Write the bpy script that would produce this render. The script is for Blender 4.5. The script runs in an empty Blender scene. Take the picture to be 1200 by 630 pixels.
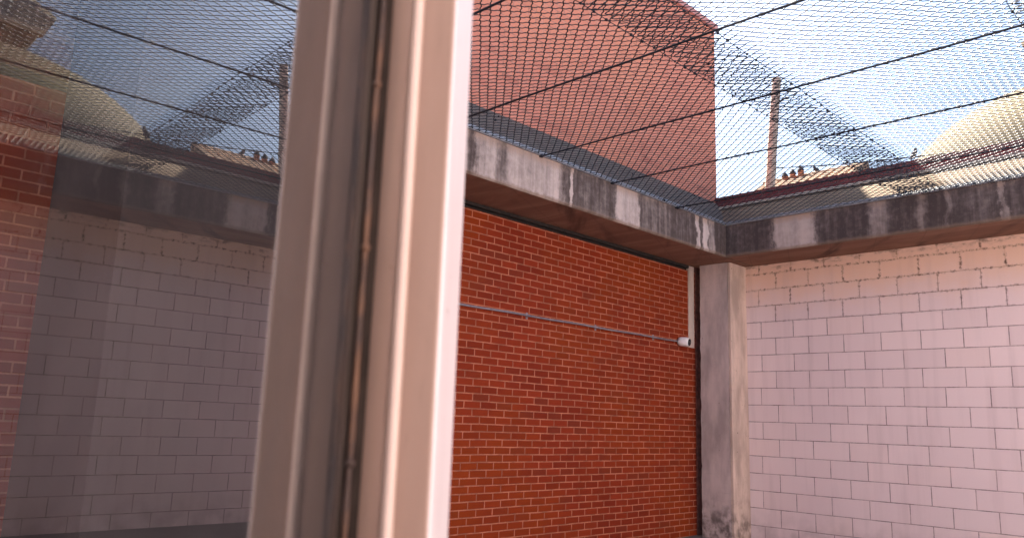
import bpy, bmesh, math, random
from mathutils import Vector, Matrix, noise
R = math.radians
random.seed(7)
scene = bpy.context.scene
COL = scene.collection

# ------------------------------------------------------------------ helpers
def link(o, parent=None):
    COL.objects.link(o)
    if parent is not None:
        o.parent = parent
    return o

def root_of(o):
    p = Vector((0, 0, 0))
    while o is not None:
        p += o.location
        o = o.parent
    return p

def tag(o, label=None, cat=None, group=None, kind=None):
    if label: o['label'] = label
    if cat: o['category'] = cat
    if group: o['group'] = group
    if kind: o['kind'] = kind
    return o

def thing(name, loc, label, cat, group=None):
    e = bpy.data.objects.new(name, None)
    e.location = loc
    e.empty_display_size = .1
    return tag(link(e), label, cat, group)

def obj(name, bm, mat, parent=None, origin=None, smooth=False):
    """one mesh object; geometry is given in world coordinates"""
    me = bpy.data.meshes.new(name)
    org = root_of(parent) if parent is not None else Vector(origin or (0, 0, 0))
    if isinstance(bm, tuple):
        vs, fs = bm
        me.from_pydata([(v[0]-org.x, v[1]-org.y, v[2]-org.z) for v in vs], [], fs)
    else:
        bmesh.ops.translate(bm, verts=bm.verts, vec=-org)
        bm.to_mesh(me)
        bm.free()
    mats = mat if isinstance(mat, (list, tuple)) else [mat]
    for m in mats:
        me.materials.append(m)
    if smooth:
        me.polygons.foreach_set('use_smooth', [True]*len(me.polygons))
    me.update()
    o = bpy.data.objects.new(name, me)
    if parent is None:
        o.location = org
    return link(o, parent)

def add_box(bm, lo, hi, bevel=0.0, M=None):
    vs = [bm.verts.new((x, y, z)) for x in (lo[0], hi[0]) for y in (lo[1], hi[1]) for z in (lo[2], hi[2])]
    F = [(0, 1, 3, 2), (4, 6, 7, 5), (0, 4, 5, 1), (2, 3, 7, 6), (0, 2, 6, 4), (1, 5, 7, 3)]
    fs = [bm.faces.new([vs[i] for i in f]) for f in F]
    if bevel:
        es = set(e for f in fs for e in f.edges)
        r = bmesh.ops.bevel(bm, geom=list(es), offset=bevel, segments=2, affect='EDGES', profile=.6)
        vs = list(set(v for f in r['faces'] for v in f.verts) | set(v for v in vs if v.is_valid))
    if M is not None:
        bmesh.ops.transform(bm, matrix=M, verts=[v for v in vs if v.is_valid])
    return bm

def box(lo, hi, bevel=0.0, M=None):
    return add_box(bmesh.new(), lo, hi, bevel, M)

def add_tube(bm, pts, rad, n=8, caps=True):
    pts = [Vector(p) for p in pts]
    rads = rad if isinstance(rad, (list, tuple)) else [rad]*len(pts)
    rings = []
    up = Vector((0, 0, 1))
    t0 = (pts[1]-pts[0]).normalized()
    if abs(t0.dot(up)) > .95: up = Vector((1, 0, 0))
    for i, p in enumerate(pts):
        t = (pts[min(i+1, len(pts)-1)]-pts[max(i-1, 0)]).normalized()
        a = t.cross(up).normalized(); b = t.cross(a)
        rings.append([bm.verts.new(p+(a*math.cos(2*math.pi*k/n)+b*math.sin(2*math.pi*k/n))*rads[i]) for k in range(n)])
    for r0, r1 in zip(rings, rings[1:]):
        for k in range(n):
            bm.faces.new((r0[k], r0[(k+1) % n], r1[(k+1) % n], r1[k]))
    if caps:
        bm.faces.new(rings[0][::-1]); bm.faces.new(rings[-1])
    return bm

def tube(pts, rad, n=8):
    return add_tube(bmesh.new(), pts, rad, n)

def lathe(c, prof, n=24, M=None, bm=None):
    """profile [(r, z)] about the vertical axis through c; M is applied about c first"""
    bm = bm or bmesh.new()
    rings = []
    for r, z in prof:
        ring = []
        for k in range(n):
            v = Vector((r*math.cos(2*math.pi*k/n), r*math.sin(2*math.pi*k/n), z))
            if M is not None: v = M @ v
            ring.append(bm.verts.new(v+Vector(c)))
        rings.append(ring)
    for a, b in zip(rings, rings[1:]):
        for k in range(n):
            bm.faces.new((a[k], a[(k+1) % n], b[(k+1) % n], b[k]))
    bm.faces.new(rings[0][::-1]); bm.faces.new(rings[-1])
    return bm

def prism(poly, z0, z1):
    bm = bmesh.new()
    a = [bm.verts.new((x, y, z0)) for x, y in poly]
    b = [bm.verts.new((x, y, z1)) for x, y in poly]
    n = len(poly)
    for k in range(n):
        bm.faces.new((a[k], a[(k+1) % n], b[(k+1) % n], b[k]))
    bm.faces.new(a[::-1]); bm.faces.new(b)
    bmesh.ops.recalc_face_normals(bm, faces=bm.faces)
    return bm

def extrude_profile(poly, axis, t0, t1, cut=None):
    """poly: 2-D outline in the other two axes (order x,y,z without axis)"""
    bm = bmesh.new()
    def P(q, t):
        if axis == 0: return (t, q[0], q[1])
        return (q[0], t, q[1])
    a = [bm.verts.new(P(q, t0)) for q in poly]
    b = [bm.verts.new(P(q, t1)) for q in poly]
    n = len(poly)
    for k in range(n):
        bm.faces.new((a[k], a[(k+1) % n], b[(k+1) % n], b[k]))
    bm.faces.new(a[::-1]); bm.faces.new(b)
    bmesh.ops.recalc_face_normals(bm, faces=bm.faces)
    return bm

# ------------------------------------------------------------------ materials
class NT:
    def __init__(s, name):
        s.m = bpy.data.materials.new(name); s.m.use_nodes = True
        s.t = s.m.node_tree; s.t.nodes.clear()
        s.out = s.t.nodes.new('ShaderNodeOutputMaterial')
    def n(s, typ, **kw):
        nd = s.t.nodes.new(typ)
        for k, v in kw.items(): setattr(nd, k, v)
        return nd
    def set(s, sock, v):
        if isinstance(v, bpy.types.NodeSocket): s.t.links.new(v, sock)
        else:
            if isinstance(v, (tuple, list)) and len(v) == 3 and sock.type == 'RGBA': v = (*v, 1)
            sock.default_value = v
    def math(s, op, a, b=0.0, c=None, clamp=False):
        nd = s.n('ShaderNodeMath', operation=op, use_clamp=clamp)
        s.set(nd.inputs[0], a); s.set(nd.inputs[1], b)
        if c is not None: s.set(nd.inputs[2], c)
        return nd.outputs[0]
    def pos(s):
        return s.n('ShaderNodeNewGeometry').outputs['Position']
    def sep(s, v):
        nd = s.n('ShaderNodeSeparateXYZ'); s.set(nd.inputs[0], v); return nd.outputs
    def comb(s, x, y, z):
        nd = s.n('ShaderNodeCombineXYZ')
        for i, v in enumerate((x, y, z)): s.set(nd.inputs[i], v)
        return nd.outputs[0]
    def scale(s, v, sc):
        nd = s.n('ShaderNodeVectorMath', operation='MULTIPLY'); s.set(nd.inputs[0], v); s.set(nd.inputs[1], sc); return nd.outputs[0]
    def noise(s, v, sc, detail=4, rough=.55, dist=0):
        nd = s.n('ShaderNodeTexNoise'); s.set(nd.inputs['Vector'], v); s.set(nd.inputs['Scale'], sc)
        nd.inputs['Detail'].default_value = detail; nd.inputs['Roughness'].default_value = rough; nd.inputs['Distortion'].default_value = dist
        return nd.outputs['Fac']
    def white(s, v):
        nd = s.n('ShaderNodeTexWhiteNoise', noise_dimensions='3D'); s.set(nd.inputs['Vector'], v); return nd.outputs
    def ramp(s, f, a, b, lo=0.0, hi=1.0):
        nd = s.n('ShaderNodeMapRange', interpolation_type='SMOOTHSTEP'); s.set(nd.inputs[0], f)
        for i, v in zip((1, 2, 3, 4), (a, b, lo, hi)): s.set(nd.inputs[i], v)
        return nd.outputs[0]
    def mix(s, f, a, b, mode='MIX'):
        nd = s.n('ShaderNodeMix', data_type='RGBA', blend_type=mode)
        s.set(nd.inputs[0], f); s.set(nd.inputs[6], a); s.set(nd.inputs[7], b); return nd.outputs[2]
    def bump(s, h, strength=.5, dist=.005):
        nd = s.n('ShaderNodeBump'); s.set(nd.inputs['Height'], h)
        nd.inputs['Strength'].default_value = strength; nd.inputs['Distance'].default_value = dist; return nd.outputs[0]
    def bsdf(s, color, rough=.8, normal=None, metal=0.0, spec=.3):
        nd = s.n('ShaderNodeBsdfPrincipled'); s.set(nd.inputs['Base Color'], color); s.set(nd.inputs['Roughness'], rough)
        s.set(nd.inputs['Metallic'], metal); s.set(nd.inputs['Specular IOR Level'], spec)
        if normal is not None: s.set(nd.inputs['Normal'], normal)
        s.t.links.new(nd.outputs[0], s.out.inputs[0]); return nd

def plain(name, col, rough=.6, metal=0.0, var=.15, sc=25, bump=.15, spec=.4, bd=.002):
    s = NT(name); p = s.pos()
    f = s.noise(p, sc, 5); g = s.noise(p, sc*.2, 3)
    c = s.mix(s.ramp(f, .3, .7), [k*(1-var) for k in col], [k*(1+var) for k in col])
    c = s.mix(s.math('MULTIPLY', s.ramp(g, .45, .75), .35), c, [k*(1-2*var) for k in col])
    s.bsdf(c, rough, s.bump(f, bump, bd), metal, spec); return s.m

def bricks(name, u, L, H, joint, u0, z0, cols, mortar, rough=.75, var=.5, weather=None, bump=.6, odd=.5, spec=.1, mdark=.6):
    """running-bond masonry in world coordinates; u = 0 for X, 1 for Y as the long axis"""
    s = NT(name); P = s.pos(); c = s.sep(P)
    warp = s.math('MULTIPLY', s.math('SUBTRACT', s.noise(P, 2.3, 2), .5), joint*.9)
    zz = s.math('DIVIDE', s.math('SUBTRACT', s.math('ADD', c[2], warp), z0), H)
    row = s.math('FLOOR', zz)
    shift = s.math('MULTIPLY', s.math('FLOORED_MODULO', row, 2.0), odd)
    rj = s.math('MULTIPLY', s.math('SUBTRACT', s.white(s.comb(row, 3.7, 1.1))[0], .5), .07)
    uu = s.math('ADD', s.math('ADD', s.math('DIVIDE', s.math('SUBTRACT', c[u], u0), L), shift), rj)
    cu = s.math('FLOOR', uu)
    fu = s.math('SUBTRACT', uu, cu); fz = s.math('SUBTRACT', zz, row)
    du = s.math('MULTIPLY', s.math('MINIMUM', fu, s.math('SUBTRACT', 1.0, fu)), L)
    dz = s.math('MULTIPLY', s.math('MINIMUM', fz, s.math('SUBTRACT', 1.0, fz)), H)
    d = s.math('MINIMUM', du, dz)
    rag = s.math('MULTIPLY', s.math('SUBTRACT', s.noise(P, 70, 3), .5), joint*.5)
    d = s.math('ADD', d, rag)
    face = s.ramp(d, joint*.35, joint*.65)
    idv = s.comb(cu, row, 0.5)
    w = s.white(idv); w2 = s.white(s.comb(row, cu, 7.5))
    col = s.mix(w[0], cols[0], cols[1])
    col = s.mix(s.ramp(w2[0], .82, 1.0), col, cols[2])
    big = s.noise(P, .8, 3)
    col = s.mix(s.math('MULTIPLY', s.ramp(big, .42, .68), .6), col, cols[3])
    fine = s.noise(P, 60, 5, .7)
    col = s.mix(s.math('MULTIPLY', s.ramp(fine, .35, .75), var*.4), col, [k*.55 for k in cols[0]])
    mcol = s.mix(s.ramp(s.noise(P, 6, 5, .65), .36, .66), mortar, [k*mdark for k in mortar])
    full = s.mix(face, mcol, col)
    if weather: full = weather(s, full, P, c, d, face, (cu, row))
    h = s.math('ADD', s.math('MULTIPLY', face, 1.0), s.math('MULTIPLY', fine, .25))
    h = s.math('ADD', h, s.math('MULTIPLY', w2[0], .2))
    s.bsdf(full, rough, s.bump(h, bump, .006), 0, spec)
    return s.m

M = {}
M['brick'] = bricks('red_brick', 1, .2, .0665, .011, 4.637, 3.125-.0665*46, [(.235, .030, .011), (.17, .021, .009), (.165, .027, .013), (.25, .042, .006)], (.44, .16, .092))
M['tower'] = bricks('salmon_brick', 1, .22, .075, .011, 0, .02, [(.63, .24, .165), (.57, .205, .14), (.48, .17, .12), (.65, .255, .155)], (.55, .26, .19), var=.25, bump=.3)
M['parapet'] = bricks('dark_red_brick', 0, .22, .066, .011, 0, .02, [(.20, .045, .045), (.16, .035, .036), (.12, .03, .03), (.22, .05, .05)], (.24, .09, .08))

def block_weather(s, col, P, c, d, face, ids):
    x, y, z = c
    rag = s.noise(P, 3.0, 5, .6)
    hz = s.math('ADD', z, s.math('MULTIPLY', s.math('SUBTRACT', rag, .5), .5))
    col = s.mix(s.ramp(hz, 2.55, 3.1, 0, .75), col, (.80, .52, .37))          # warm bounce light below the slab, painted as a cream tint
    # black mould sitting in the joints of the top courses
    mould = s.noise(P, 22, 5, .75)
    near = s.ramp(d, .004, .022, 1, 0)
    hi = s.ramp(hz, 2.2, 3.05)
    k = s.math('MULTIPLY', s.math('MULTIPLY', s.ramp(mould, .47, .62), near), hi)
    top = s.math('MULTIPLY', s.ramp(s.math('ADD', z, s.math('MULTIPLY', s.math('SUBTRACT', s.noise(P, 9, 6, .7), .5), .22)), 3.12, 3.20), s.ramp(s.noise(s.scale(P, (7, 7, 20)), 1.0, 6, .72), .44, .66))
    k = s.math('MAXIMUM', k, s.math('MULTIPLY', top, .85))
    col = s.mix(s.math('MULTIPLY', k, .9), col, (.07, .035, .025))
    # faint grime runs
    run = s.noise(s.scale(P, (9, 9, .6)), 1.0, 4)
    col = s.mix(s.math('MULTIPLY', s.ramp(run, .48, .75), .14), col, (.30, .20, .20))
    foot = s.math('MULTIPLY', s.ramp(z, .0, .45, 1, 0), s.ramp(s.noise(P, 5, 4), .3, .7))
    return s.mix(s.math('MULTIPLY', foot, .4), col, (.24, .18, .17))
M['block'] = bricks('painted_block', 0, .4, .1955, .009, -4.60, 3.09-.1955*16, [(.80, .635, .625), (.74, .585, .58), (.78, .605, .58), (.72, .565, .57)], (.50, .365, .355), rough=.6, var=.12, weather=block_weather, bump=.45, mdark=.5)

def concrete(name, pale, dark, streak=1.0, axis=1, patches=(), blackness=.8, base=.5):
    """weathered cast concrete: black lichen with pale patches washed clean"""
    s = NT(name); P = s.pos(); c = s.sep(P); q = c[axis]
    sx = s.noise(s.comb(s.math('MULTIPLY', q, 14), 0.3, s.math('MULTIPLY', c[2], .9)), 1.0, 6, .65)
    lg = s.noise(P, 3.5, 4); fine = s.noise(P, 60, 5, .7); med = s.noise(P, 16, 5, .65)
    wob = s.math('MULTIPLY', s.math('SUBTRACT', s.noise(s.scale(P, (7, 7, 4)), 1.0, 6, .65), .5), .24)
    qq = s.math('ADD', q, wob)
    lvl = base
    for a, b, soft, amt in patches:
        k = s.math('MULTIPLY', s.ramp(qq, a-soft, a+soft), s.ramp(qq, b-soft, b+soft, 1, 0))
        lvl = s.math('ADD', lvl, s.math('MULTIPLY', k, amt))
    v = s.math('ADD', lvl, s.math('MULTIPLY', s.math('SUBTRACT', sx, .5), 1.1*streak))
    v = s.math('ADD', v, s.math('MULTIPLY', s.math('SUBTRACT', med, .5), .55))
    v = s.math('ADD', v, s.math('MULTIPLY', s.math('SUBTRACT', lg, .5), .4))
    mask = s.ramp(v, .0, 1.05)
    col = s.mix(mask, dark, pale)
    speck = s.math('MULTIPLY', s.ramp(fine, .62, .74), s.ramp(mask, .2, .8, .5, .1))
    col = s.mix(speck, col, (.34, .28, .25))
    rust = s.math('MULTIPLY', s.ramp(s.math('ADD', c[2], s.math('MULTIPLY', s.math('SUBTRACT', med, .5), .12)), 3.47, 3.57), .55)
    col = s.mix(s.math('MULTIPLY', rust, mask), col, (.30, .15, .06))
    lip = s.ramp(s.math('ADD', c[2], s.math('MULTIPLY', s.math('SUBTRACT', med, .5), .06)), 3.215, 3.245, 1, 0)
    col = s.mix(s.math('MULTIPLY', lip, .55), col, (.22, .15, .11))
    s.bsdf(col, .9, s.bump(s.math('ADD', fine, med), .5, .006), 0, .2)
    return s.m
M['fascia_left'] = concrete('stained_concrete_pale', (.58, .475, .43), (.075, .055, .050), .85, 1,
    [(3.2, 4.10, .05, .35), (4.19, 4.43, .04, .55), (4.43, 4.56, .04, .22), (4.56, 5.28, .05, .55), (5.37, 5.43, .015, .7), (5.43, 6.05, .04, .10), (6.08, 6.46, .03, .6), (6.5, 6.98, .05, .15), (7.55, 7.62, .015, .7), (7.70, 7.80, .02, .8), (7.83, 7.93, .03, .3)], base=.12)
M['fascia_right'] = concrete('stained_concrete_black', (.52, .42, .38), (.070, .052, .050), .65, 0,
    [(-4.09, -3.60, .05, .72), (-3.02, -2.83, .07, .34), (-2.57, -2.48, .04, .28), (-2.32, -2.28, .015, .22), (-2.08, -1.92, .06, .14), (-1.84, -1.79, .015, .35), (-1.2, -.8, .1, .3)], base=.12)

def soffit_mat():
    s = NT('soffit_concrete'); P = s.pos(); c = s.sep(P)
    a = s.noise(s.scale(P, (1.2, 5.0, 1)), 1.0, 5, .6, .6); b = s.noise(P, 30, 5, .65); g = s.noise(P, 1.4, 4)
    # board marks of the shuttering
    bd = s.math('ABSOLUTE', s.math('SUBTRACT', s.math('FRACT', s.math('MULTIPLY', s.math('ADD', c[0], s.math('MULTIPLY', c[1], .45)), 2.1)), .5))
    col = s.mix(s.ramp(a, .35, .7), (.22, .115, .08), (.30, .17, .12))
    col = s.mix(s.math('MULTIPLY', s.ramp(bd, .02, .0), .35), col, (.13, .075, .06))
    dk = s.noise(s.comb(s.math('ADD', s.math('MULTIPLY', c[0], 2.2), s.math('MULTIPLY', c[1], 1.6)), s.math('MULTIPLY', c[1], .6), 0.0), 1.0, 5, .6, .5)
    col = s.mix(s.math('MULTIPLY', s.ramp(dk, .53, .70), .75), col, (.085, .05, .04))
    s.bsdf(col, .9, s.bump(b, .4, .005), 0, .2); return s.m
M['soffit'] = soffit_mat()

def column_mat(name, col, grime):
    s = NT(name); P = s.pos(); c = s.sep(P)
    a = s.noise(s.scale(P, (4, 4, 1.3)), 1.0, 5, .6); b = s.noise(P, 45, 6, .7); pit = s.noise(P, 28, 3, .6); st = s.noise(s.scale(P, (5, 5, 26)), 1.0, 4)
    k = s.mix(s.ramp(a, .3, .7), [v*.66 for v in col], [v*1.14 for v in col])
    k = s.mix(s.math('MULTIPLY', s.ramp(st, .55, .75), .25), k, [v*.7 for v in col])
    k = s.mix(s.ramp(pit, .70, .74), k, (.06, .045, .04))
    foot = s.math('MULTIPLY', s.ramp(c[2], .1, .6, 1, 0), s.ramp(s.noise(P, 8, 5), .4, .65))
    k = s.mix(s.math('MULTIPLY', foot, grime), k, (.05, .035, .032))
    s.bsdf(k, .9, s.bump(s.math('ADD', b, s.math('MULTIPLY', pit, .5)), .5, .006), 0, .2); return s.m
M['column'] = column_mat('bare_concrete', (.53, .43, .405), .8)
M['column_paint'] = column_mat('cream_paint', (.57, .435, .365), .6)
M['filler'] = column_mat('pale_render', (.50, .40, .35), .3)
M['rust_board'] = plain('brown_painted_steel', (.15, .062, .052), .7, var=.35, sc=18, bump=.4)
M['shadow_gap'] = plain('shadow_gap', (.022, .016, .014), .9, var=.3)
M['galv'] = plain('galvanised_steel', (.29, .285, .30), .55, .3, .22, 30, .3)
M['felt'] = plain('grey_roof_felt', (.125, .095, .076), .95, var=.3, sc=40, bump=.5, bd=.01)
def sheet_mat():
    s = NT('sandy_roof_sheet'); P = s.pos()
    a = s.noise(P, 2.0, 5); b = s.noise(P, 40, 5)
    col = s.mix(s.ramp(a, .3, .7), (.185, .125, .078), (.24, .17, .105))
    s.bsdf(col, .85, s.bump(b, .4, .005), 0, .2); return s.m
M['sheet'] = sheet_mat()
M['ridge'] = plain('pale_ridge_metal', (.42, .36, .30), .6, .1, .15)
M['net'] = plain('net_wire', (.016, .016, .021), .6, .2, .3, 60, 0)
M['cable'] = plain('black_cable', (.012, .012, .018), .55, var=.3, bump=.1)
M['steel'] = plain('conduit_steel', (.29, .265, .29), .45, .5, .15)
M['white_plastic'] = plain('white_plastic', (.78, .74, .74), .35, var=.05, bump=.02)
M['black_plastic'] = plain('black_plastic', (.012, .012, .014), .25, var=.1, bump=.02, spec=.6)
M['lens'] = plain('lens_glass', (.05, .045, .05), .05, var=.05, bump=0, spec=1)
M['wood'] = plain('weathered_timber', (.46, .36, .29), .9, var=.4, sc=12, bump=.5, bd=.01)
M['terracotta'] = plain('terracotta', (.34, .13, .06), .85, var=.3, sc=20)
M['soot'] = plain('sooty_clay', (.045, .035, .035), .9, var=.3)
M['feather'] = plain('dark_feathers', (.035, .035, .042), .8, var=.3, sc=60)
M['dome'] = plain('tan_dome', (.15, .108, .048), .85, var=.12, sc=3, bump=.1)
M['dome_trim'] = plain('dome_trim', (.30, .24, .155), .8, var=.12, sc=3)
M['lantern'] = plain('ochre_cabin', (.20, .15, .085), .85, var=.2, sc=3)
M['tile'] = plain('clay_roof_tile', (.42, .27, .17), .9, var=.3, sc=6, bump=.4, bd=.02)
M['render_wall'] = plain('cream_render', (.5, .42, .34), .9, var=.12, sc=4)
M['facade'] = plain('pink_render', (.72, .64, .65), .9, var=.10, sc=3)
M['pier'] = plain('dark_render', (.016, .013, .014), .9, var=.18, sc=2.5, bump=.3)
M['rubber'] = plain('black_gasket', (.022, .015, .012), .85, var=.2, spec=.1)

def frame_mat(name, c0, c1, rough):
    s = NT(name); P = s.pos(); c = s.sep(P)
    a = s.noise(s.scale(P, (30, 30, 4)), 1.0, 5); b = s.noise(P, 260, 3); chip = s.noise(P, 55, 4, .6)
    col = s.mix(s.ramp(a, .3, .7), c0, c1)
    col = s.mix(s.ramp(chip, .71, .74), col, (.16, .085, .055))
    # darker brown towards the gasket, and a few scuffs
    d = s.math('ADD', s.math('ADD', s.math('MULTIPLY', c[0], .71999), s.math('MULTIPLY', c[1], .694)), .118)
    dd = s.math('ADD', d, s.math('MULTIPLY', s.math('SUBTRACT', s.noise(s.scale(P, (40, 40, 7)), 1.0, 5), .5), .012))
    col = s.mix(s.ramp(dd, .008, .026, .72, 0), col, (.085, .052, .038))
    col = s.mix(s.math('MULTIPLY', s.ramp(s.noise(s.scale(P, (90, 90, 9)), 1.0, 6, .7), .58, .72), .3), col, [k*.55 for k in c0])
    s.bsdf(col, rough, s.bump(b, .06, .0006), 0, .45); return s.m
M['frame'] = frame_mat('tan_painted_frame', (.27, .172, .13), (.31, .203, .157), .45)
M['frame_skylit'] = frame_mat('skylit_frame_paint', (.53, .465, .46), (.58, .515, .51), .4)  # paler copy of the frame paint, skylight painted onto the outer face
M['frame_bead'] = frame_mat('highlit_bead_paint', (.50, .37, .31), (.56, .43, .37), .35)  # lighter copy of the frame paint, highlight painted along the rounded bead
def rusty_bead():
    s = NT('rusty_bead'); P = s.pos()
    a = s.noise(s.scale(P, (20, 20, 16)), 1.0, 5, .65)
    col = s.mix(s.ramp(a, .42, .62), (.035, .018, .013), (.11, .05, .024))
    s.bsdf(col, .6, s.bump(a, .4, .002), 0, .4); return s.m
M['rusty'] = rusty_bead()

def glass_mat():
    s = NT('window_glass'); P = s.pos(); c = s.sep(P)
    geo = s.n('ShaderNodeNewGeometry')
    ior = s.math('ADD', 1.5, s.math('MULTIPLY', geo.outputs['Backfacing'], 1/1.5-1.5))
    fr = s.n('ShaderNodeFresnel'); s.set(fr.inputs[0], ior)
    f = fr.outputs[0]
    f2 = s.math('MULTIPLY', f, s.ramp(f, .06, .32, 1.55, 1.0))
    gl = s.n('ShaderNodeBsdfGlossy'); gl.inputs['Roughness'].default_value = 0.0; s.set(gl.inputs['Color'], (1, 1, 1))
    tr = s.n('ShaderNodeBsdfTransparent'); s.set(tr.inputs['Color'], (.93, .93, .93))
    mx = s.n('ShaderNodeMixShader'); s.set(mx.inputs[0], f2); s.t.links.new(tr.outputs[0], mx.inputs[1]); s.t.links.new(gl.outputs[0], mx.inputs[2])
    # faint diffuse layer in soft diagonal streaks
    hx = s.math('ADD', s.math('MULTIPLY', c[0], -.694), s.math('MULTIPLY', c[1], .72))
    t = s.math('ADD', s.math('MULTIPLY', hx, 1.0), s.math('MULTIPLY', c[2], -.62))
    w = s.noise(s.comb(s.math('MULTIPLY', t, 40), s.math('MULTIPLY', s.math('ADD', hx, c[2]), 2.5), 0.0), 1.0, 3, .5)
    bands = s.ramp(w, .35, .7, .0, .07)
    df = s.n('ShaderNodeBsdfDiffuse'); s.set(df.inputs['Color'], (.12, .10, .10))
    m2 = s.n('ShaderNodeMixShader'); s.set(m2.inputs[0], bands); s.t.links.new(mx.outputs[0], m2.inputs[1]); s.t.links.new(df.outputs[0], m2.inputs[2])
    s.t.links.new(m2.outputs[0], s.out.inputs[0]); return s.m
M['glass'] = glass_mat()
def glass_back():
    s = NT('glass_inner_face')
    tr = s.n('ShaderNodeBsdfTransparent'); s.set(tr.inputs['Color'], (.95, .97, .96)); s.t.links.new(tr.outputs[0], s.out.inputs[0]); return s.m
M['glass_back'] = glass_back()

def ground_mat():
    s = NT('yard_concrete'); P = s.pos()
    a = s.noise(P, .6, 5); b = s.noise(P, 30, 6, .7); k = s.noise(P, 4, 5, .65)
    col = s.mix(s.ramp(a, .3, .7), (.13, .115, .11), (.18, .16, .15))
    col = s.mix(s.math('MULTIPLY', s.ramp(k, .5, .7), .5), col, (.10, .085, .08))
    s.bsdf(col, .9, s.bump(b, .5, .008), 0, .2); return s.m
M['ground'] = ground_mat()

# ------------------------------------------------------------------ ground
bm = bmesh.new()
bm.faces.new([bm.verts.new(v) for v in ((-400, -400, 0), (400, -400, 0), (400, 400, 0), (-400, 400, 0))])
tag(obj('ground', bm, M['ground']), kind='structure')

XL, YW = -5.3, 8.818           # planes of the red wall and of the block wall
FX, FY = -4.68, 8.18           # faces of the concrete overhangs
ZS, ZF = 3.2, 3.575            # soffit and top of the overhangs

# ------------------------------------------------------------------ red brick wall of the yard
t = thing('brick_wall', (XL, 4.3, 0), 'long wall of small red bricks below the pale stained concrete overhang', 'wall')
obj('wall', box((XL-.25, -.6, 0), (XL, 8.50, 3.135)), M['brick'], t)
obj('shadow_gap', box((XL-.2, -.6, 3.135), (XL-.03, 8.50, 3.198)), M['shadow_gap'], t)  # near-black fill paints the shadow gap between bricks and soffit
bm = box((XL-.02, -.6, 3.165), (XL+.018, 8.34, 3.196))
obj('shadow_strip', bm, M['shadow_gap'], t)  # near-black strip painting the shadow line under the soffit
bm = box((XL-.02, 8.342, 2.19), (XL+.012, 8.462, 3.197), .003)
tag(obj('render_strip', bm, M['filler'], t), 'short pale strip of render at the end of the bricks')
# brown steel cover beside the column, ragged where the mortar meets it
bm = bmesh.new()
zs = [k*3.197/90 for k in range(91)]
fr = []
for z in zs:
    rg = .012*noise.noise((z*5, 2, 0))+.012*noise.noise((z*17, 5, 0))
    fr.append((bm.verts.new((XL+.014, 8.504, z)), bm.verts.new((XL+.018, 8.66+rg, z)), bm.verts.new((XL-.05, 8.66+rg, z)), bm.verts.new((XL-.05, 8.504, z))))
for a, b in zip(fr, fr[1:]):
    for k in range(4):
        bm.faces.new((a[k], a[(k+1) % 4], b[(k+1) % 4], b[k]))
bm.faces.new(fr[0]); bm.faces.new(fr[-1][::-1])
bmesh.ops.recalc_face_normals(bm, faces=bm.faces)
tag(obj('cover_plate', bm, M['rust_board'], t), 'brown painted steel strip along the column')

# ------------------------------------------------------------------ block wall and column
t = thing('block_wall', (0, YW+.1, 0), 'wall of large pinkish white painted blocks with mouldy top joints', 'wall')
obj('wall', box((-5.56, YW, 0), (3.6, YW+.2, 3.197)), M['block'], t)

t = thing('concrete_column', (-4.98, 8.62, 0), 'bare grey concrete column in the corner beside the red bricks', 'column')
bm = bmesh.new()
# front face and left side of the column, slightly ragged left arris
N = 80
fr = []
for k in range(N+1):
    z = 3.196*k/N
    rg = .010*noise.noise((z*7, 9, 0))+.008*noise.noise((z*23, 4, 0))
    r2 = .003*noise.noise((z*9, 1, 3))
    fr.append((bm.verts.new((-5.185+rg, 8.43, z)), bm.verts.new((-4.812+r2, 8.43, z)), bm.verts.new((-4.812+r2, 8.815, z)), bm.verts.new((-5.185+rg, 8.815, z))))
for a, b in zip(fr, fr[1:]):
    for k in range(4):
        bm.faces.new((a[k], a[(k+1) % 4], b[(k+1) % 4], b[k]))
bm.faces.new(fr[0]); bm.faces.new(fr[-1][::-1])
bmesh.ops.recalc_face_normals(bm, faces=bm.faces)
obj('shaft', bm, M['column'], t)
tag(obj('painted_side', box((-4.808, 8.433, 0), (-4.775, 8.814, 3.195), .004), M['column_paint'], t), 'cream painted side of the column')

# ------------------------------------------------------------------ concrete overhangs
def slab(lo, hi, axis):
    """slab with a chipped lower lip on its yard face, finely divided"""
    bm = bmesh.new()
    n = 260
    a0, a1 = (lo[1], hi[1]) if axis == 1 else (lo[0], hi[0])
    rows = []
    for k in range(n+1):
        q = a0+(a1-a0)*k/n
        cut = .012+.010*max(0, noise.noise((q*6, axis*5, 1)))+.016*max(0, noise.noise((q*19, axis*3, 2))-.25)
        dz = .004*noise.noise((q*2.1, 3, axis))
        if axis == 1:
            prof = [(hi[0]-cut, lo[2]), (hi[0], lo[2]+cut*1.2+dz), (hi[0], hi[2]), (lo[0], hi[2]), (lo[0], lo[2])]
            rows.append([bm.verts.new((x, q, z)) for x, z in prof])
        else:
            prof = [(lo[1]+cut, lo[2]), (lo[1], lo[2]+cut*1.2+dz), (lo[1], hi[2]), (hi[1], hi[2]), (hi[1], lo[2])]
            rows.append([bm.verts.new((q, y, z)) for y, z in prof])
    for a, b in zip(rows, rows[1:]):
        for k in range(5):
            f = bm.faces.new((a[k], a[(k+1) % 5], b[(k+1) % 5], b[k]))
            f.material_index = 1 if k == 4 else 0
    bm.faces.new(rows[0]); bm.faces.new(rows[-1][::-1])
    bmesh.ops.recalc_face_normals(bm, faces=bm.faces)
    return bm

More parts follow.
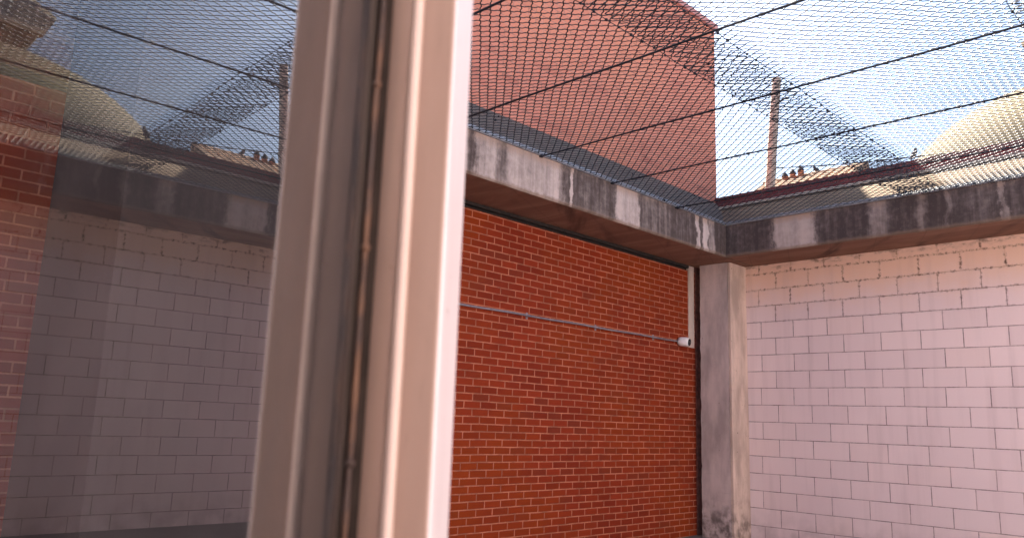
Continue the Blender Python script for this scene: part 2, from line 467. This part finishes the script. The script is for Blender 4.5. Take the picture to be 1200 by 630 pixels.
def rail(axis):
    bm = bmesh.new()
    if axis == 1:
        add_box(bm, (FX-.10, -.6, ZF+.002), (FX+.012, FY-.03, ZF+.010))
        add_box(bm, (FX-.012, -.6, ZF+.0101), (FX+.020, FY-.03, ZF+.040), .003)
    else:
        add_box(bm, (FX+.02, FY-.012, ZF+.002), (3.6, FY+.10, ZF+.010))
        add_box(bm, (FX+.02, FY-.020, ZF+.0101), (3.6, FY+.012, ZF+.040), .003)
    return bm

t = thing('concrete_overhang', (FX, 4, ZS), 'pale streaky concrete roof edge running above the red brick wall', 'roof edge')
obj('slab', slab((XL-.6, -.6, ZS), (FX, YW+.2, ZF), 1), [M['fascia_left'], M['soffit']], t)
obj('edge_rail', rail(1), M['galv'], t)
obj('sloping_roof', extrude_profile([(FX-.03, ZF+.005), (XL-.03, 4.18), (XL-.03, ZF+.004)], 1, -.6, 8.99), M['felt'], t)

t = thing('concrete_overhang', (0, FY, ZS), 'blackened concrete roof edge with one pale patch above the white block wall', 'roof edge')
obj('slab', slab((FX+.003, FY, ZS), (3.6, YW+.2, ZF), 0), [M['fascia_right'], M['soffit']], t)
obj('edge_rail', rail(0), M['galv'], t)
tag(obj('sloping_roof', extrude_profile([(FY+.03, ZF+.006), (8.90, 4.0), (8.90, ZF+.006)], 0, XL, 3.6), M['sheet'], t), 'sandy roof slope, sunlit at its right end')
obj('ridge_cap', box((XL, 8.86, 4.003), (3.6, 8.95, 4.035), .004), M['ridge'], t)

t = thing('brick_parapet', (0, 9.1, 3.6), 'low dark red brick parapet behind the sandy roof slope', 'parapet')
obj('wall', box((XL+.01, 9.0, 3.58), (3.6, 9.2, 4.165)), M['parapet'], t)
obj('coping', box((XL+.01, 8.985, 4.168), (3.6, 9.215, 4.205), .004), M['parapet'], t)

# ------------------------------------------------------------------ brick tower on the left building
t = thing('brick_tower', (-7.3, 5.5, 3.6), 'tall salmon brick block rising behind the roof edge', 'building')
obj('wall', box((-9.3, 1.5, 3.58), (XL, 9.05, 6.62)), M['tower'], t)
obj('shade_wing', box((-11.5, 9.053, 3.58), (-7.72, 12.9, 8.45)), M['tower'], t)  # unseen block added behind the tower to shade the roof slope
bm = box((-9.34, 1.46, 6.622), (XL+.04, 9.09, 6.70), .006)
obj('coping', bm, plain('pink_coping', (.52, .24, .22), .8, var=.15, sc=8), t)

# ------------------------------------------------------------------ wire netting over the yard
ZN = 3.585
def net_roll(name, x0, x1, v1, v2, dz, label, lace):
    y0, y1 = -.5, FY+.0
    v1 = Vector((*v1, 0)); v2 = Vector((*v2, 0))
    det = v1.x*v2.y-v1.y*v2.x
    def inv(x, y): return ((x*v2.y-y*v2.x)/det, (v1.x*y-v1.y*x)/det)
    cs = [inv(x-x0, y-y0) for x in (x0, x1) for y in (y0, y1)]
    i0, i1 = int(min(c[0] for c in cs))-1, int(max(c[0] for c in cs))+2
    j0, j1 = int(min(c[1] for c in cs))-1, int(max(c[1] for c in cs))+2
    seed = x0*7.3
    def P(i, j):
        p = Vector((x0, y0, 0))+v1*i+v2*j
        w = .015 if (int(i)+int(j)) % 2 else -.015
        p = p+v1*w
        q = Vector((p.x*1.4, p.y*1.4, seed)); q2 = Vector((p.x*5, p.y*5, seed+9))
        p.x += .014*noise.noise(q)+.0025*noise.noise(q2)
        p.y += .014*noise.noise(q+Vector((9, 3, 0)))+.0025*noise.noise(q2+Vector((4, 8, 0)))
        sag = .012*math.sin(math.pi*((p.y-.7)/1.08 % 1.0))
        ex = max(0., min(1., min(p.x-FX, FY-p.y)/.4))
        p.z = ZN+(dz-sag+.012*noise.noise(q))*ex
        return p
    nodes = {}
    def node(i, j):
        k = (i, j)
        if k not in nodes: nodes[k] = P(i, j)
        return nodes[k]
    vs, fs = [], []
    rad = .0037
    def seg(a, b, r=rad):
        d = (b-a); d.normalize()
        s = Vector((-d.y, d.x, 0))*r; u = Vector((0, 0, r))
        k = len(vs)
        for p in (a, b):
            vs.extend((p+s*.87-u*.5, p-s*.87-u*.5, p+u))
        fs.extend(((k, k+1, k+4, k+3), (k+1, k+2, k+5, k+4), (k+2, k, k+3, k+5)))
    def inside(p): return x0 <= p.x <= x1 and y0 <= p.y <= y1
    for i in range(i0, i1):
        for j in range(j0, j1):
            a = node(i, j)
            if not inside(a): continue
            for b, off, r in ((node(i+1, j), v2*.07, rad*1.08), (node(i, j+1), v1*.085, rad*.88)):
                if inside(b):
                    m1 = a.lerp(b, .33)+off; m2 = a.lerp(b, .67)-off       # every mesh is a slack S
                    seg(a, m1, r); seg(m1, m2, r); seg(m2, b, r)
    t = thing(name, ((x0+x1)/2, 4, ZN), label, 'wire net', 'rolls of wire netting over the yard')
    obj('mesh', (vs, fs), M['net'], t)
    # selvage wires with lacing knots
    bm = bmesh.new()
    for xx in lace:
        pts = []
        y = y0
        while y < FY-.02:
            ex = max(0., min(1., (FY-y)/.4))
            pts.append((xx+.014*noise.noise((y*1.3, xx, 2))+.006*noise.noise((y*7, xx, 4)), y, ZN+(dz-.004)*ex+.006*noise.noise((y*3, xx, 6))))
            y += .06
        add_tube(bm, pts, .0026, 5)
        for k in range(1, len(pts), 2):
            if random.random() < .85:
                p = pts[k]
                bmesh.ops.create_icosphere(bm, subdivisions=1, radius=random.uniform(.007, .011), matrix=Matrix.Translation(p) @ Matrix.Diagonal((1, 1.3, 1, 1)))
    for k in range(16):
        p = (random.uniform(x0, x0+.4), random.uniform(y0, FY), ZN+dz)
        bmesh.ops.create_icosphere(bm, subdivisions=1, radius=random.uniform(.006, .012), matrix=Matrix.Translation(p))
    obj('lacing', bm, M['net'], t)
    return t
A1, A2 = (-.0448, .0414), (.0417, .0417)
B1, B2 = (-.0509, .0234), (.0448, .0448)
net_roll('wire_net', FX-.012, -2.32, A1, A2, .0, 'square meshed wire net fixed to the rail above the red bricks', (-2.32,))
net_roll('wire_net', -2.70, -.57, B1, B2, -.02, 'slanting wire net whose lapped edge crosses in front of the leaning pole', (-2.70,))
net_roll('wire_net', -.95, 1.2, B1, B2, .0, 'slanting wire net starting at the top right corner of the view', (-.95,))

# ------------------------------------------------------------------ tension cables under the net
where = {2.83: 'black tension cable highest in the window reflection', 3.905: 'black tension cable crossing the upper part of the brick tower', 4.965: 'black tension cable crossing the middle of the brick tower',
         6.0: 'black tension cable crossing the foot of the brick tower', 7.14: 'black tension cable lowest over the sandy roof slope', 1.76: 'black tension cable nearest above the window leaf'}
for y, lab in where.items():
    t = thing('tension_cable', (FX, y, ZN-.02), lab, 'cable', 'black cables carrying the net')
    pts = []
    for k in range(41):
        x = FX-.01+(3.6-FX)*k/40
        pts.append((x, y+.004*math.sin(k*.9), ZN-.016-.03*math.sin(math.pi*k/40)))
    obj('rope', tube(pts, .0075, 8), M['cable'], t)
    bm = tube([(FX+.03, y, ZN-.016), (FX-.05, y, ZN-.013)], .012, 8)
    bmesh.ops.create_icosphere(bm, subdivisions=2, radius=.016, matrix=Matrix.Translation((FX+.024, y, ZN-.018)))
    obj('end_clamp', bm, M['cable'], t)

# ------------------------------------------------------------------ conduit and camera on the red wall
ZC = 2.236
t = thing('conduit', (XL, 4, ZC), 'thin grey steel conduit running along the red brick wall', 'pipe')
obj('pipe', tube([(XL+.026, 3.0+k*.128, ZC+.0025*math.sin(k*.8)) for k in range(41)], .0095, 10), M['steel'], t)
for y in (3.4, 4.45, 5.5, 6.55, 7.6):
    bm = box((XL-.002, y-.012, ZC-.03), (XL+.006, y+.012, ZC+.03))
    add_tube(bm, [(XL+.026, y-.011, ZC), (XL+.026, y+.011, ZC)], .0115, 10)
    obj('clip', bm, M['steel'], t)
t = thing('security_camera', (XL, 8.17, ZC), 'small white security camera with black lens at the end of the conduit', 'camera')
ax = Vector((.95, .30, -.10)).normalized()
Mx = ax.to_track_quat('Z', 'Y').to_matrix()
cc = Vector((XL+.085, 8.14, ZC-.004))
obj('mount', lathe((XL, 8.15, ZC), [(.045, -.01), (.045, .02), (.03, .045), (.022, .06)], 20, Matrix.Rotation(R(90), 3, 'Y')), M['white_plastic'], t, smooth=False)
obj('body', lathe(cc, [(.030, -.085), (.046, -.075), (.055, -.045), (.056, .02), (.050, .042), (.044, .046)], 28, Mx), M['white_plastic'], t, smooth=True)
b = obj('lens_ring', lathe(cc, [(.040, .044), (.041, .060), (.032, .064), (.024, .056)], 24, Mx), M['black_plastic'], t, smooth=True)
obj('lens', lathe(cc, [(.022, .052), (.020, .060), (.010, .064), (.002, .065)], 20, Mx), M['lens'], b, smooth=True)
obj('gland', tube([(XL+.028, 8.09, ZC), (XL+.04, 8.125, ZC)], [.018, .022], 12), M['black_plastic'], t)

# ------------------------------------------------------------------ dark pier seen through the pane
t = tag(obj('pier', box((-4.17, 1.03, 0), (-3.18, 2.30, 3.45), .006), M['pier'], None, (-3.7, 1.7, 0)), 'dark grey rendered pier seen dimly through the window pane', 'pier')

# ------------------------------------------------------------------ the open window leaf
n = Vector((.72, .694, 0)).normalized(); h = Vector((-n.y, n.x, 0))
C0 = Vector((0, 0, 1.22))
G = .118                                        # pane lies this far from the lens
Z0, Z1 = .62, 2.30
def leaf(s, d, z):                              # s along the leaf, d out of the pane towards the yard
    p = C0+h*s+n*(d-G); return Vector((p.x, p.y, z))
t = thing('window_leaf', leaf(.60, 0, Z0), 'open window leaf with cream painted frame close to the viewer', 'window')
def bar(prof, z0, z1):
    """vertical bar with outline prof [(s, d)]"""
    bm = bmesh.new()
    a = [bm.verts.new(leaf(s, d, z0)) for s, d in prof]; b = [bm.verts.new(leaf(s, d, z1)) for s, d in prof]
    k = len(prof)
    for i in range(k):
        bm.faces.new((a[i], a[(i+1) % k], b[(i+1) % k], b[i]))
    bm.faces.new(a[::-1]); bm.faces.new(b)
    bmesh.ops.recalc_face_normals(bm, faces=bm.faces); return bm
S1, S2 = .540, .675
arc = lambda cs, cd, r, a0, a1, m: [(cs+r*math.cos(R(a0+(a1-a0)*i/m)), cd+r*math.sin(R(a0+(a1-a0)*i/m))) for i in range(m+1)]
# profile seen from above: near face with a rounded bead, outer face, back
prof = [(S1+.006, .006), (S1+.003, .0265)]
prof += arc(S1+.0015, .0308, .0036, 250, 110, 8)
prof += [(S1+.003, .035)]
prof += arc(S1+.004, .056, .004, 180, 90, 5)
prof += arc(S2-.004, .056, .004, 90, 0, 5)
prof += [(S2, -.006), (S1+.006, -.006)]
bm = bar(prof, Z0, Z1)
bm.normal_update()
for f in bm.faces:
    q = sum(((v.co-C0) for v in f.verts), Vector())/len(f.verts)
    d_, s_ = q.dot(n)+G, q.dot(h)
    if f.normal.dot(n) > .5 and d_ > .055: f.material_index = 1
    elif .026 < d_ < .0356 and s_ < S1+.02: f.material_index = 2
o = obj('free_stile', bm, [M['frame'], M['frame_skylit'], M['frame_bead']], t)
hp = [(-.30, -.006), (-.20, -.006), (-.20, .05), (-.30, .05)]
obj('hinge_stile', bar(hp, Z0, Z1), M['frame'], t)
bp = [(-.198, -.006), (S1+.004, -.006), (S1+.004, .05), (-.198, .05)]
obj('bottom_rail', bar(bp, Z0, Z0+.09), M['frame'], t)
obj('top_rail', bar(bp, Z1-.09, Z1), M['frame'], t)
bm = bar([(-.197, -.004), (S1+.005, -.004), (S1+.005, 0), (-.197, 0)], Z0+.088, Z1-.088)
bm.normal_update()
for f in bm.faces:
    f.material_index = 0 if f.normal.dot(n) > .9 else 1
obj('pane', bm, [M['glass'], M['glass_back']], t)
gk = [(S1-.004, .0008), (S1+.0055, .0008), (S1+.0055, .0115), (S1+.001, .009)]
obj('gasket', bar(gk, Z0+.09, Z1-.09), M['rubber'], t)
bm = bmesh.new()
pts, rr = [], []
for k in range(300):
    z = Z0+.09+(Z1-Z0-.18)*k/299
    pts.append(leaf(S1-.0042+.0005*noise.noise((z*30, 0, 1)), .0052+.0012*noise.noise((z*9, 0, 5)), z))
    rr.append(.0019*(1+.35*noise.noise((z*40, 3, 0))))
for z in (1.19, 1.335, 1.455):
    bmesh.ops.create_icosphere(bm, subdivisions=2, radius=.0032, matrix=Matrix.Translation(leaf(S1-.0045, .0054, z)))
add_tube(bm, pts, rr, 8)
tag(obj('rusty_bead', bm, M['rusty'], t), 'rusty bead along the edge of the pane')

# ------------------------------------------------------------------ the yard's two other walls (behind the viewer)
bm = bmesh.new()
YB = -.36
add_box(bm, (XL, YB-.25, 0), (.10, YB, 3.5)); add_box(bm, (1.35, YB-.25, 0), (3.6, YB, 3.5))
add_box(bm, (.103, YB-.25, 0), (1.347, YB, .6)); add_box(bm, (.103, YB-.25, 2.33), (1.347, YB, 3.5))
tag(obj('window_wall', bm, M['facade'], None, (.6, YB, 0)), 'pink rendered wall holding the window the view is taken from', 'wall')
tag(obj('unseen_bounce_wall', box((3.603, YB-.25, 0), (3.85, YW+.2, 4.6)), M['facade'], None, (3.7, 4, 0)), 'unseen pink wall closing the yard, set close to bounce sunlight', 'wall')  # out of view; brought close, raised and whitened to bounce sun inward

# ------------------------------------------------------------------ beyond the parapet
t = thing('wooden_pole', (-8.10, 15, 0), 'weathered wooden pole leaning behind the dark red parapet', 'pole')
d = Vector((-7.317, 15, 8.57))-Vector((-8.11, 15, 0))
pts = [Vector((-8.11, 15, 0))+d*(k/30)+Vector((.02*noise.noise((k*.5, 0, 0)), 0, 0)) for k in range(31)]
obj('shaft', tube(pts, [.125-.033*k/30+.004*noise.noise((k*.9, 5, 0)) for k in range(31)], 12), M['wood'], t)
bm = tube([(-7.30, 15, 8.02), (-7.17, 14.98, 8.06), (-7.05, 14.97, 8.05)], .018, 6)
obj('step_iron', bm, M['soot'], t)

# tiled house with its ridge just above the parapet
t = thing('house', (-8.8, 20, 0), 'low clay tiled house roof barely showing over the parapet', 'house')
obj('wall', box((-10.1, 17.2, 0), (-7.5, 22.8, 6.3)), M['render_wall'], t)
bm = bmesh.new()
zr = 7.93
for sgn in (-1, 1):
    y0, y1 = 20, 20+sgn*3.0
    n_ = 11
    for k in range(n_):                          # rows of barrel tiles running down the slope
        x = -10.2+2.8*(k+.5)/n_
        add_tube(bm, [(x, y0+sgn*.05, zr-.03), (x, y1, 6.23)], .125, 8)
obj('roof', bm, M['tile'], t)
bm = bmesh.new()
for k in range(8):
    x = -10.2+2.8*k/8
    add_tube(bm, [(x, 20, zr+.02), (x+.37, 20, zr+.012)], [.13, .115], 10)
obj('ridge_tiles', bm, M['tile'], t)
for (px, zt), lab in zip(((-9.535, 8.13), (-9.31, 8.17), (-9.08, 8.21)), ('terracotta chimney pot nearest the wooden pole', 'middle one of three terracotta chimney pots on the ridge', 'terracotta chimney pot tallest and farthest right of three')):
    p = thing('chimney_pot', (px, 19.86, 7.7), lab, 'chimney pot', 'terracotta chimney pots behind the parapet')
    obj('pot', lathe((px, 19.86, 0), [(.085, 7.70), (.092, 7.76), (.085, 7.80), (.078, zt-.10)], 16), M['terracotta'], p)
    obj('cap', lathe((px, 19.86, 0), [(.070, zt-.099), (.094, zt-.085), (.070, zt-.03), (.028, zt+.03), (.012, zt+.05)], 16), M['soot'], p)

# birds and the wire
def bird(loc, head, label, sc=1.0):
    """small perched bird: one continuous skinned body with beak, tail and feet"""
    p = thing('bird', loc, label, 'bird')
    L = Vector(loc); f = Vector(head).normalized(); up = Vector((0, 0, 1))
    me = bpy.data.meshes.new('body')
    V = [(0, .05), (.045, .10), (.075, .165), (.085, .215), (.125, .21), (-.05, .02), (-.13, -.06)]
    vs = [f*(a*sc)+up*(b*sc) for a, b in V]
    me.from_pydata([tuple(v) for v in vs], [(0, 1), (1, 2), (2, 3), (3, 4), (0, 5), (5, 6)], [])
    o = bpy.data.objects.new('body', me); link(o, p); me.materials.append(M['feather'])
    md = o.modifiers.new('skin', 'SKIN'); md.use_smooth_shade = True
    for k, r in enumerate((.066, .072, .046, .044, .009, .045, .018)):
        o.data.skin_vertices[0].data[k].radius = (r*sc, r*sc)
    o.data.skin_vertices[0].data[0].use_root = True
    o.modifiers.new('sub', 'SUBSURF').levels = 2
    o.modifiers['sub'].render_levels = 2
    s = Vector((-f.y, f.x, 0))*.02*sc
    bm = bmesh.new()
    for q in (s, -s):
        add_tube(bm, [L+q+up*.04*sc, L+q+f*.005, L+q+f*.03*sc], [.008*sc, .006*sc, .004*sc], 5)
    obj('feet', bm, M['soot'], p)
    return p
bird((-5.02, 16, 6.60), (.8, -.5, 0), 'small dark bird perched alone on the overhead wire', .72)
bird((-8.70, 19.98, 8.05), (-.8, -.5, 0), 'tiny dark bird perched on the clay ridge tiles', .8)
pts = []
a, m, b = Vector((-7.50, 15.0, 6.62)), Vector((-5.02, 16, 6.595)), Vector((1.5, 18.6, 7.0))
for k in range(13): pts.append(a.lerp(m, k/12)-Vector((0, 0, .03*math.sin(math.pi*k/12))))
for k in range(1, 25): pts.append(m.lerp(b, k/24)-Vector((0, 0, .08*math.sin(math.pi*k/24))))
tag(obj('overhead_wire', tube(pts, .011, 6), M['soot'], None, a), 'thin overhead wire running from the wooden pole past the bird', 'wire')

# domed building with a flared cabin on top
DC = (-4.95, 42.4, 0)
t = thing('domed_building', DC, 'large tan dome with a sunlit rim rising behind the parapet', 'building')
obj('drum', lathe(DC, [(8.7, 0), (8.7, 11.2), (9.05, 11.25), (9.05, 11.55), (8.8, 11.6)], 64), M['render_wall'], t)
prof = [(8.88*math.cos(R(a)), 11.66+5.42*math.sin(R(a))) for a in range(0, 86, 3)]
obj('dome', lathe(DC, prof, 96), M['dome'], t, smooth=True)
t = thing('watch_cabin', (DC[0], DC[1], 16.6), 'ochre flared cabin on top of the tan dome', 'cabin')
obj('wall', lathe(DC, [(1.6, 16.7), (1.75, 17.05), (2.95, 19.35), (3.0, 19.4)], 8, Matrix.Rotation(R(22.5), 3, 'Z')), M['lantern'], t)
obj('roof', lathe(DC, [(3.15, 19.41), (3.2, 19.6), (1.5, 19.95), (.2, 20.1)], 8, Matrix.Rotation(R(22.5), 3, 'Z')), M['dome_trim'], t)

# ------------------------------------------------------------------ light
EL, AZ = R(44), R(-70)
w = bpy.data.worlds.new('World'); scene.world = w; w.use_nodes = True
sky = w.node_tree.nodes.new('ShaderNodeTexSky'); sky.sky_type = 'NISHITA'; sky.sun_disc = False
sky.sun_elevation = EL; sky.sun_rotation = AZ; sky.air_density = 1.0; sky.dust_density = 2.0; sky.ozone_density = 1.0
bg = w.node_tree.nodes['Background']; bg.inputs[1].default_value = .06
w.node_tree.links.new(sky.outputs[0], bg.inputs[0])
sd = bpy.data.lights.new('sun', 'SUN'); sd.energy = 5.0; sd.angle = R(.5); sd.color = (1, .93, .84)
so = bpy.data.objects.new('sun', sd); link(so)
to = Vector((math.sin(AZ)*math.cos(EL), math.cos(AZ)*math.cos(EL), math.sin(EL)))
so.rotation_euler = to.to_track_quat('Z', 'Y').to_euler(); so.location = (-20, 10, 30)

# ------------------------------------------------------------------ camera
cd = bpy.data.cameras.new('camera'); cd.sensor_width = 36; cd.sensor_fit = 'HORIZONTAL'; cd.lens = 932.377/1200*36
cd.clip_start = .02; cd.clip_end = 2000
cd.dof.use_dof = True; cd.dof.focus_distance = 9.0; cd.dof.aperture_fstop = 7.0
co = bpy.data.objects.new('camera', cd); link(co)
RR, UU, FF = [[0.70999, 0.703352, 0.034788], [0.108981, -0.158546, 0.981319], [-0.695728, 0.692935, 0.189218]]
m = Matrix(((RR[0], UU[0], -FF[0], C0.x), (RR[1], UU[1], -FF[1], C0.y), (RR[2], UU[2], -FF[2], C0.z), (0, 0, 0, 1)))
co.matrix_world = m
scene.camera = co

# ------------------------------------------------------------------ output
vs = scene.view_settings
vs.view_transform = 'Standard'; vs.look = 'None'; vs.gamma = 1; vs.exposure = 2.85
scene.cycles.max_bounces = 10; scene.cycles.diffuse_bounces = 6; scene.cycles.transparent_max_bounces = 12
scene.cycles.use_denoising = True
scene.cycles.caustics_reflective = False; scene.cycles.caustics_refractive = False
